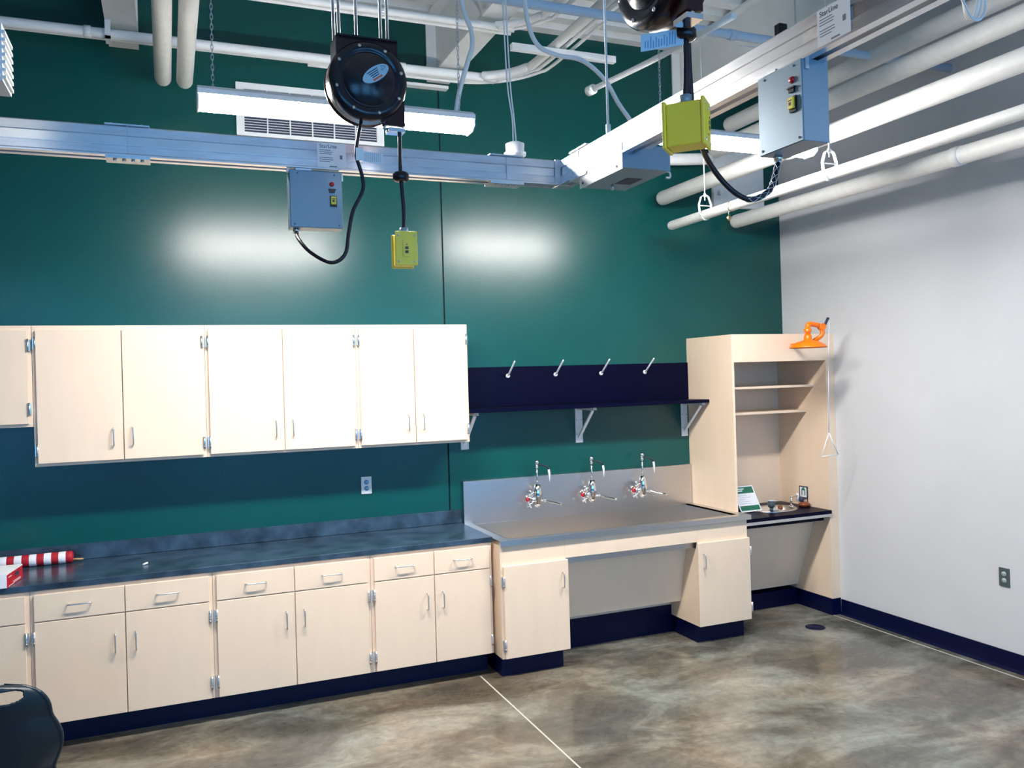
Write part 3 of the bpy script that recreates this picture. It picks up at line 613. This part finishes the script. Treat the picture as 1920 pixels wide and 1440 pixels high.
# ------------------------------------------------------------------ cord reels
def reel(c, ax, up, label, dia=.285, rods=()):
    """ax = axis toward the label side"""
    c, ax, z = Vector(c), Vector(ax).normalized(), Vector((0, 0, 1)); s = z.cross(ax).normalized()   # s = viewer's right
    t = thing('cord_reel', c-z*dia/2, label, 'cord reel', 'black cord reels')
    R = dia/2; b = new()
    lathe(b, c, [(0, -.085), (R*.72, -.083), (R*.93, -.070), (R, -.060), (R, -.050), (R*.90, -.045), (R*.90, -.030), (R, -.026), (R, .026), (R*.985, .036)], ax, 48)
    part('drum', b, REELR, t, 'dark red drum casing')
    b = new(); lathe(b, c, [(R*.985, .034), (R*.93, .048), (R*.72, .052), (R*.70, .047), (R*.66, .050), (R*.60, .060), (0, .062)], ax, 48); fc = part('face_plate', b, REELM, t, 'glossy black face plate')
    b = new()
    for k in range(8):
        a = 2*PI*(k+.35)/8; q = c+(s*math.cos(a)+z*math.sin(a))*R*.85+ax*.048; lathe(b, q, [(.0065, 0), (.006, .004), (0, .005)], ax, 10)
    part('screws', b, NICKEL, fc)
    # oval sticker, tilted
    e1 = (s*math.cos(.62)+z*math.sin(.62)); e2 = (-s*math.sin(.62)+z*math.cos(.62)); oc = c+s*R*.14+z*R*.12+ax*.0625
    b = new(); N = 32; vs = [b.verts.new(oc+e1*.056*math.cos(2*PI*k/N)+e2*.025*math.sin(2*PI*k/N)) for k in range(N)]; ws = [b.verts.new(v.co+ax*.001) for v in vs]
    b.faces.new(ws); [b.faces.new((vs[k], vs[(k+1) % N], ws[(k+1) % N], ws[k])) for k in range(N)]
    st = part('sticker', b, BLUELAB, fc, 'pale blue oval sticker')
    b = new()
    for k in range(4): slab(b, oc-e1*(.028-.003*k)+e2*(.013-.007*k)+ax*.001, e1, e2, ax, .045-.005*k, .003, .0004)
    tri = [oc+e1*.028-e2*.002, oc+e1*.047+e2*.004, oc+e1*.034+e2*.014]
    for k in range(3): tube(b, [tri[k]+ax*.0012, tri[(k+1) % 3]+ax*.0012], .0007, 5)
    part('print', b, INK, st)
    b = new(); slab(b, oc-e1*.022-e2*.0195+ax*.001, e1, e2, ax, .040, .007, .0006); part('warning_strip', b, ORLAB, st, 'orange warning strip')
    # mounting bracket on top and cord guide below
    b = new(); slab(b, c-s*R*.80+z*R*1.02-ax*.07, s, z, ax, R*1.55, .006, .12)
    for q in (-.80, .72): slab(b, c+s*R*q+z*R*.55-ax*.070, s, z, ax, .006, R*.48, .11)
    part('bracket', b, REELM, t)
    b = new(); slab(b, c-s*R*.80+z*R*.50+ax*.034, s, z, ax, R*1.55, R*.52, .003); part('bracket_web', b, REELR, t)
    b = new(); slab(b, c+s*R*.42-z*R*1.05-ax*.03, s, z, ax, .075, .10, .05)
    part('cord_guide', b, REELR, t); g = c+s*(R*.42+.045)-z*R*1.07
    b = new(); slab(b, g-s*.032-ax*.03-z*.018, s, z, ax, .062, .014, .05); tube(b, [g-s*.035-z*.012, g+s*.028-z*.004], .006, 8); part('rollers', b, CHROME, t)
    b = new()
    for q, h in rods: p = c+s*q+z*(R*1.02)-ax*h; tube(b, [p, (p.x, p.y, 4.56)], .006, 8)
    part('hanger_rods', b, GALV, t)
    return t, g
r1, g = reel((2.700, -2.76, 3.035), (0, -1, 0), None, 'black cord reel with oval sticker hanging before the left light', .288, ((-.105, .05), (-.092, .02), (-.035, -.01), (.070, .05), (.088, .02)))
r2, gg = reel((3.270, -3.84, 3.050), (-1, 0, 0), None, 'black cord reel seen from below at the top picture edge', .335, ((-.09, .03), (.09, .03)))

def drop(name_pts_cord, stopz, boxc, yawr, label, s_=1.0, dd=.040):
    """retractable drop cord with its stop ball and the yellow outlet box at its end"""
    x, y, z = boxc; t = thing('drop_outlet_box', (x, y, z-.065), label, 'outlet box', 'yellow drop outlet boxes')
    R = Matrix.Rotation(yawr, 3, 'Z')
    def P(a, b_, c_): return Vector((x, y, z))+R@Vector((a, b_, c_))
    def bx(a0, a1, b0, b1, c0, c1, m, nm, par, bev=0., lab=None):
        bm = slab(new(), P(a0, b0, c0), R@Vector((1, 0, 0)), R@Vector((0, 1, 0)), (0, 0, 1), a1-a0, b1-b0, c1-c0); return part(nm, bm, m, par, lab, bevel=bev)
    w, h, d_ = .036, .058, dd
    body = bx(-w, w, -d_, d_, -h, h, YELLOW, 'body', t, .005)
    for sg in (-1, 1):
        cv = bx(-w-.005, w+.005, sg*(d_+.005)-.005, sg*(d_+.005)+.005, -h-.004, h+.006, YELLOW, 'cover', t, .003)
        yb = sg*(d_+.0101); b = new()
        def face(a0, a1, c0, c1, dd): slab(b, P(a0, yb-.0001 if sg < 0 else yb, c0), R@Vector((1, 0, 0)), (0, 0, 1), R@Vector((0, sg, 0)), a1-a0, c1-c0, dd)
        face(-.013, .013, -.030, .030, .004); rc = part('receptacle', b, YELLOW, cv)
        yb = sg*(d_+.0143); b = new(); face(-.006, .006, -.018, -.008, .001); face(-.006, .006, -.003, .006, .001); face(-.002, .002, .012, .016, .001); part('buttons', b, BLACKPL, rc, 'black test buttons')
        b = new()
        for a in (-.030, .030):
            for c_ in (-.048, .048): lathe(b, P(a, sg*(d_+.0101), c_), [(.004, 0), (.004, .002), (0, .002)], R@Vector((0, sg, 0)), 8)
        part('screws', b, NICKEL, cv)
    b = new(); cyl(b, P(0, 0, h+.001), P(0, 0, h+.026), .016, 16); part('cord_grip', b, ENCL, t, 'blue-grey cord grip')
    b = new(); tube(b, smooth_path([P(0, 0, h+.02)]+name_pts_cord, 8), .0075*s_, 12); cd = part('drop_cord', b, CORD, t, 'black drop cord')
    b = new(); sp = Vector(stopz); lathe(b, sp-Vector((0, 0, .019)), [(.0076, 0), (.022, .001), (.030, .008), (.030, .028), (.022, .036), (.0076, .037)], n=24); part('stop_ball', b, BLACKPL, cd)
    return t
drop([(2.832, -2.74, 2.58), (2.824, -2.74, 2.72), (2.822, -2.745, 2.80), (2.822, -2.75, 2.872)], (2.823, -2.744, 2.706), (2.830, -2.74, 2.432), -.10, 'yellow outlet box hanging on a black cord from the left reel')
drop([(3.312, -3.885, 2.74), (3.314, -3.885, 2.80), (3.314, -3.88, 2.895)], (3.313, -3.884, 2.856), (3.308, -3.885, 2.606), math.radians(43), 'yellow outlet box seen from its side, hanging before the right light', 1.15, .047)
# feed cords from plug-in box to reel
b = new(); tube(b, smooth_path([g1+Vector((0, 0, .005)), (2.462, -2.62, 2.48), (2.492, -2.70, 2.42), (2.556, -2.745, 2.379), (2.606, -2.75, 2.410), (2.622, -2.75, 2.49), (2.640, -2.75, 2.57), (2.677, -2.75, 2.645), (2.676, -2.75, 2.70), (2.657, -2.75, 2.775), (2.668, -2.75, 2.850), (2.680, -2.745, 2.90)], 8), .0068, 12)
c1 = part('feed_cord', b, CORD, r1)
b = slab(new(), (2.654, -2.758, 2.752), (1, 0, 0), (0, 0, 1), (0, -1, 0), .026, .046, .002); slab(b, (2.680, -2.757, 2.750), (1, 0, -.12), (0, 0, 1), (0, -1, 0), .075, .040, .001)
ct_ = part('cord_tag', b, PAPER, c1, 'white cord tag'); b = new(); random.seed(2)
for k in range(9): slab(b, (2.686+.007*k, -2.7581, 2.752), (1, 0, 0), (0, 0, 1), (0, -1, 0), .002, .030, .0004)
part('print', b, OUTLL, ct_)
LOOP = [(3.605, -3.875, 2.487), (3.574, -3.884, 2.446), (3.512, -3.88, 2.422), (3.452, -3.866, 2.457), (3.406, -3.836, 2.54), (3.397, -3.795, 2.653), (3.390, -3.79, 2.774), (3.38, -3.80, 2.93)]
b = new(); P2 = smooth_path([g2+Vector((0, 0, .005)), *LOOP], 8)
tube(b, P2, .0075, 12); c2 = part('feed_cord', b, CORD, r2)
b = new()
for s_ in (0, 1, 2):
    hp = []
    for i, p in enumerate(P2[:26]):
        a = i*.55+s_*2*PI/3; tt = (P2[i+1]-P2[max(i-1, 0)]).normalized(); u_, v_, _ = frame_at(tt); hp.append(p+(u_*math.cos(a)+v_*math.sin(a))*.0085)
    tube(b, hp, .0009, 5)
    tube(b, [p+(frame_at((P2[i+1]-P2[max(i-1, 0)]))[0]*math.cos(-i*.55-s_*2*PI/3)+frame_at((P2[i+1]-P2[max(i-1, 0)]))[1]*math.sin(-i*.55-s_*2*PI/3))*.0085 for i, p in enumerate(P2[:26])], .0009, 5)
part('mesh_sleeve', b, GALV, c2, 'silver wire mesh strain relief')
b = slab(new(), (3.300, -3.893, 2.822), (-.93, .30, -.16), (.05, 0, 1), (0, -1, 0), .118, .046, .001)
tg = tag(part('hang_tag', b, BLUELAB), 'pale blue printed tag on the cord above the right yellow box', 'tag'); b = new(); random.seed(5)
U_ = Vector((-.93, .30, -.16)).normalized()
for k in range(12): slab(b, Vector((3.300, -3.8942, 2.826))+U_*(.022+.0075*k)+Vector((0, 0, .004*random.random())), U_, (.05, 0, 1), (0, -1, 0), .003, .034*random.uniform(.5, 1), .0004)
part('print', b, mat('mid_blue_print', (.12, .35, .62), .5), tg)
b = new(); lathe(b, Vector((3.300, -3.895, 2.845))+U_*.012, [(.0045, 0), (.0045, .001), (0, .001)], (0, -1, 0), 10); part('grommet', b, RED, tg)

# ------------------------------------------------------------------ pipes along y by the white wall
def ypipe(x, z, r, yend, label, group='long white pipes by the white wall', y1=-7.5, fit=()):
    t = thing('ceiling_pipe', (x, -3, z-r), label, 'pipe', group); b = new()
    lathe(b, (x, yend, z), [(0, 0), (r*.7, .0), (r*.93, .012), (r, .03), (r, -y1+yend)], (0, -1, 0), 32); part('run', b, PIPEW, t)
    b = new()
    for yy in fit: lathe(b, (x, yy, z), [(r, 0), (r+.005, .002), (r+.005, .06), (r, .062)], (0, -1, 0), 32)
    if fit: part('collar', b, PIPEW, t)
    return t
kD, kE = 1.734, 2.0
pA = ypipe(5.65, 3.330, .056, -.10, 'thick white pipe at the upper left of the three with capped ends', fit=(-1.55,))
pB = ypipe(5.55, 3.062, .034, -.37, 'thin white pipe with capped end and clevis hangers')
pC = ypipe(6.33, 3.172, .054, -.12, 'white pipe closest to the white wall, lowest of the group', fit=(-2.2,))
pD = ypipe(6.05, 3.700, .060, -.25, 'white pipe above the capped three')
pE = ypipe(6.20, 3.915, .060, -.25, 'shaded white pipe highest beside the white wall')
def clevis(x, z, r, y, label):
    t = thing('pipe_hanger', (x, y, z-r), label, 'pipe hanger', 'clevis hangers of the thin pipe'); b = new()
    pts = [(x, y, z+.14), (x-.030, y, z+.125), (x-r-.016, y, z+.070), (x-r-.010, y, z)]
    for k in range(1, 8): a = PI+PI*k/8; pts.append((x+(r+.004)*math.cos(a), y, z+(r+.004)*math.sin(a)))
    pts += [(x+r+.010, y, z), (x+r+.016, y, z+.070), (x+.030, y, z+.125), (x, y, z+.14)]
    for q0, q1 in zip(pts, pts[1:]):
        d_ = Vector(q1)-Vector(q0); n_ = Vector((0, 1, 0)).cross(d_).normalized(); slab(b, Vector(q0)-Vector((0, .011, 0)), (0, 1, 0), d_, n_, .022, d_.length, .003)
    cyl(b, (x-r-.02, y, z+.062), (x+r+.02, y, z+.062), .004, 8); part('clevis', b, WHITEPAINT, t)
    b = new(); cyl(b, (x, y, z+.10), (x, y, 4.56), .0045, 8); cyl(b, (x, y, z+.125), (x, y, z+.15), .009, 6); part('rod', b, WHITEPAINT, t)
clevis(5.55, 3.062, .034, -.82, 'white clevis hanger nearest the capped end of the thin pipe')
clevis(5.55, 3.062, .034, -2.03, 'white clevis hanger on the thin pipe below the grey box')
clevis(5.55, 3.062, .034, -3.9, 'white clevis hanger on the thin pipe nearest the viewer')
vt = thing('valve_tag', (5.51, -1.13, 2.98), 'round brass valve tag hanging from the thin white pipe', 'tag')
b = new(); lathe(b, (5.55, -1.12, 3.062), [(.034, 0), (.036, .001), (.036, .006), (.034, .007)], (0, -1, 0), 24); tube(b, smooth_path([(5.525, -1.125, 3.030), (5.520, -1.125, 3.012), (5.523, -1.125, 2.998)], 4), .0015, 6); part('wire', b, BRASS, vt)
b = new(); lathe(b, (5.523, -1.124, 2.980), [(0, 0), (.018, 0), (.018, .002), (0, .002)], (0, -1, 0), 24); part('disc', b, BRASS, vt)
# cross pipe feeding the group
b = new(); tube(b, smooth_path([(5.20, -.30, 3.575), (5.62, -.30, 3.590), (5.98, -.30, 3.62)], 5), .045, 20)
tag(part('branch_pipe', b, PIPEW), 'short white branch pipe behind the right yellow box', 'pipe')
# twin capped pipes upper left
TW = 'twin capped pipes at the upper left'
ypipe(2.020, 3.80, .047, -.34, 'capped white pipe at upper left, the left one of the pair', TW, -3.6)
ypipe(2.141, 3.80, .047, -.33, 'capped white pipe at upper left, the right one of the pair', TW, -3.6)

# ------------------------------------------------------------------ conduits along the back wall
def conduit(pts, r, label, k=6, m=WHITEPAINT, name='conduit', grp=None, cat='conduit', coup=()):
    t = thing(name, pts[0], label, cat, grp); P = smooth_path(pts, k); part('tube', tube(new(), P, r, 14), m, t)
    if coup:
        b = new()
        for c_, ax in coup: lathe(b, c_, [(r, -.02), (r+.006, -.018), (r+.006, .018), (r, .02)], ax, 14)
        part('coupling', b, m, t)
    return t
CG = 'white conduits on the green wall under the roof'
def bendpath(x0, xc, y, z, R=.42, ye=-6):
    return [(x0, y, z), (x0+(xc-R-x0)*.5, y, z), (xc-R, y, z)]+[(xc-R+R*math.sin(a), y-R+R*math.cos(a), z) for a in (.4, .8, 1.2)]+[(xc, y-R, z), (xc, y-R-1, z), (xc, ye, z)]
conduit(bendpath(-2, 4.31, -.36, 4.03, .40), .030, 'thickest white conduit along the green wall, curving toward the viewer', grp=CG, coup=(((1.62, -.36, 4.03), (1, 0, 0)), ((3.50, -.36, 4.03), (1, 0, 0))))
conduit(bendpath(-2, 4.38, -.29, 4.03, .47), .013, 'thin white conduit just behind the thickest one before the green wall', grp=CG)
conduit(bendpath(2.9, 4.44, -.23, 4.03, .53), .011, 'thin white conduit on the outside of the curved bundle', grp=CG)
conduit(bendpath(-2, 4.06, -1.17, 4.03, .34), .022, 'high white conduit crossing under the roof beams', grp=CG)
conduit(bendpath(-2, 4.13, -1.10, 4.03, .41), .012, 'thin white conduit behind the high one under the roof beams', grp=CG)
# strut hanger carrying the bundle
b = new(); box(b, 4.00, 4.72, -1.03, -1.07, 3.955, 3.995); 
tag(part('strut_channel', b, WHITEPAINT), 'short white strut carrying the curved conduit bundle', 'strut')
b = new(); box(b, 1.715, 1.745, -.32, -.42, 3.985, 3.999); box(b, 1.715, 1.745, -.405, -.42, 3.985, 4.20); cyl(b, (1.73, -.40, 4.10), (1.73, -.40, 4.22), .016, 12)
tag(part('conduit_clamp', b, WHITEPAINT), 'white clamp holding the wall conduit beside the left roof beam', 'clamp')
b = new(); box(b, 3.58, 3.92, -.001, -.06, 4.035, 4.055); tag(part('beam_seat', b, WHITEPAINT), 'white seat plate under the beam by the wall seam', 'plate')
# sprinkler main (pale blue), branch with open end
conduit([(2.6, -1.76, 3.908), (4.5, -1.76, 3.912), (6.85, -1.76, 3.915)], .026, 'pale blue pipe crossing under the roof beams', 3, BLUEPIPE, 'sprinkler_pipe', None, 'pipe', coup=(((5.1, -1.76, 3.912), (1, 0, 0)),))
dp = conduit([(4.592, -.95, 3.80), (4.66, -1.30, 3.80), (4.715, -1.62, 3.80), (4.78, -2.2, 3.80)], .018, 'slanting white pipe with an open collar behind the right chain', 3, WHITEPAINT, 'branch_pipe', None, 'pipe')
b = new(); lathe(b, (4.592, -.95, 3.80), [(.019, -.04), (.032, -.035), (.032, .02), (.020, .02), (.018, -.03)], (-.19, .98, 0), 20); part('collar', b, WHITEPAINT, dp)
sn = thing('wire_clip', (5.63, -1.6, 4.02), 'small black clip with wire on the pale blue pipe', 'clip')
b = new(); box(b, 5.43, 5.49, -1.735, -1.785, 3.94, 4.02, .004); part('clip', b, BLACKPL, sn); b = new(); tube(b, smooth_path([(5.46, -1.79, 3.95), (5.44, -1.81, 3.88), (5.35, -1.80, 3.85), (5.13, -1.79, 3.84)], 5), .003, 6); part('wire', b, WHITEPAINT, sn)
b = new(); 
for dz in (0, .008, -.008): tube(b, smooth_path([(3.955+dz, -4.2, 3.30), (3.96+dz, -4.2, 2.98), (3.975+dz, -4.2+dz, 2.886), (4.003, -4.2+dz, 2.859+dz*.5), (4.030-dz, -4.2+dz, 2.884), (4.040-dz, -4.2, 2.98), (4.043-dz, -4.2, 3.30)], 8), .0035, 8)
tag(part('cable_loop', b, WHITEPAINT), 'loop of white cable hanging at the top right picture edge', 'cable')
# louvred unit at the far left edge
lu = thing('air_heater', (1.35, -3.0, 2.84), 'pale louvred box cut off by the upper left picture edge', 'heater')
b = new(); box(b, 1.12, 1.582, -2.85, -3.0, 2.845, 3.012); part('case', b, WHITEPAINT, lu)
b = new()
for k in range(7): box(b, 1.5825, 1.590, -2.86, -2.995, 2.853+.022*k, 2.862+.022*k)
for k in range(7): box(b, 1.13, 1.578, -3.0005, -3.008, 2.853+.022*k, 2.862+.022*k)
part('louvers', b, WHITEPAINT, lu)
b = new(); cyl(b, (1.2, -2.92, 3.012), (1.2, -2.92, 4.56), .006, 8); cyl(b, (1.5, -2.92, 3.012), (1.5, -2.92, 4.56), .006, 8); part('hanger_rods', b, GALV, lu)

# ------------------------------------------------------------------ things on the worktop
fl = thing('rolled_flag', (1.2, -.09, .9105), 'rolled red and white striped flag lying against the worktop upstand', 'flag')
n_st = 11; w_ = .0385; x = 1.446
for k in range(n_st):
    b = new(); x0_, x1_ = x-w_*(k+1), x-w_*k
    lathe(b, (x0_, -.088, .946), [(.0345, 0), (.0352, .004), (.0352, w_-.004), (.0345, w_)] if k else [(.0345, 0), (.0352, .004), (.0352, .030), (.026, w_), (0, w_)], (1, 0, 0), 20)
    for v_ in b.verts: v_.co.z = max(v_.co.z, .9115)
    part('red_stripe' if k % 2 == 0 else 'white_stripe', b, REDCLOTH if k % 2 == 0 else WHITECLOTH, fl)
b = new(); tube(b, [(1.43, -.088, .930), (1.492, -.088, .927), (1.500, -.088, .9268)], [.006, .006, .003], 10); part('stick', b, WOOD, fl, 'pale wooden stick')
cb = thing('small_carton', (1.13, -.53, .9105), 'red and white carton at the left end of the worktop', 'carton')
b = new(); V = [(1.00, -.655), (1.186, -.655), (1.222, -.40), (1.04, -.38)]; prism(b, V, 'z', .9105, .980); part('box', b, RED, cb)
b = new(); prism(b, [(.999, -.656), (1.1865, -.656), (1.2225, -.399), (1.039, -.379)], 'z', .9801, .986); part('lid', b, PAPER, cb, 'white lid')
b = new(); prism(b, [(.999, -.6551), (1.185, -.6551), (1.185, -.657), (.999, -.657)], 'z', .912, .980); part('front_print', b, PAPER, cb)
b = new(); e = Vector((.036, .255, 0)).normalized(); nn = Vector((.99, -.14, 0))
for k, (a, l, z_) in enumerate(((.02, .05, .962), (.09, .13, .925), (.10, .12, .918), (.02, .09, .914))): slab(b, Vector((1.186, -.655, z_))+e*a+nn*.0008, e, (0, 0, 1), nn, l, .003, .0006)
part('side_print', b, WHITECLOTH, cb)
b = new(); slab(b, Vector((1.186, -.655, .945))+e*.13+nn*.0008, e, (0, 0, 1), nn, .06, .022, .0006); part('side_badge', b, INK, cb)
b = new(); tube(b, [(1.838, -.41, .9165), (1.860, -.385, .9185)], [.0055, .0065], 8); lathe(b, (1.86, -.385, .9185), [(0, -.007), (.006, -.004), (.0065, .002), (0, .008)], (1, 1, .1), 8)
tag(part('chalk_piece', b, PAPER), 'small white bit of chalk lying on the worktop', 'chalk')

# ------------------------------------------------------------------ chair (seen from behind)
ch = thing('plastic_chair', (1.31, -1.82, 0), 'dark teal moulded plastic chair with a hand slot at the lower left corner', 'chair')
def chair_hw(t):
    if t > .63: return .203*max(0, 1-((t-.63)/.37)**2.6)**.42
    return .203+.034*max(0, math.sin(PI*min(1, (.63-t)/.53)))
def shell_grid():
    b = new(); NU, NV = 84, 96; cx = 1.325; grid = []
    def back(u, t):   # t 0 = seat bend, 1 = top
        z = .40+.41*t
        hw = chair_hw(t)
        y = -1.955-.07*t+.075*(abs(u)**2.4)*(1-.35*t)
        return Vector((cx+u*max(hw, .03), y, z-.012*abs(u)**2))
    def seat(u, s):   # s 0 = bend, 1 = front edge
        hw = .205*(1-.34*s); y = -1.93+.40*s; z = .40-.02*math.sin(PI*s)+(.10*(abs(u)**3))*(1-s)**.7-.018*s*s
        if s < .12: pass
        return Vector((cx+u*hw, y, z))
    rows = []
    for j in range(14):
        s = 1-j/14; rows.append([seat(-1+2*i/NU, s) for i in range(NU+1)])
    for j in range(NV+1):
        t = j/NV; rows.append([back(-1+2*i/NU, t) for i in range(NU+1)])
    V = [[b.verts.new(p) for p in r] for r in rows]
    for j in range(len(V)-1):
        for i in range(NU):
            c_ = (V[j][i].co+V[j+1][i+1].co)/2
            if j >= 14 and abs((c_.x-cx)/.118)**3+abs((c_.z-.757)/.026)**3 < 1: continue
            f = b.faces.new((V[j][i], V[j][i+1], V[j+1][i+1], V[j+1][i])); f.smooth = True
    return b
so = part('shell', shell_grid(), CHAIRM, ch)
md = so.modifiers.new('solid', 'SOLIDIFY'); md.thickness = .012; md.offset = 0
md = so.modifiers.new('sub', 'SUBSURF'); md.levels = 1; md.render_levels = 1
b = new()
for sgn in (-1, 1):
    pts = []
    for k in range(24):
        t = k/23*.995
        hw = chair_hw(t)
        pts.append((1.325+sgn*max(hw, .03), -1.955-.07*t+.075*(1-.35*t), (.40+.41*t)-.012))
    tube(b, pts, .010, 10)
part('rim', b, CHAIRM, ch)
for sx in (-1, 1):
    for y0_, y1_ in ((-1.90, -1.99), (-1.60, -1.52)):
        b = new(); tube(b, [(1.325+sx*.13, y0_, .383), (1.325+sx*.19, y1_, .012)], .011, 12); cyl(b, (1.325+sx*.19, y1_, .001), (1.325+sx*.19, y1_, .03), .015, 12); part('leg', b, NICKEL, ch)
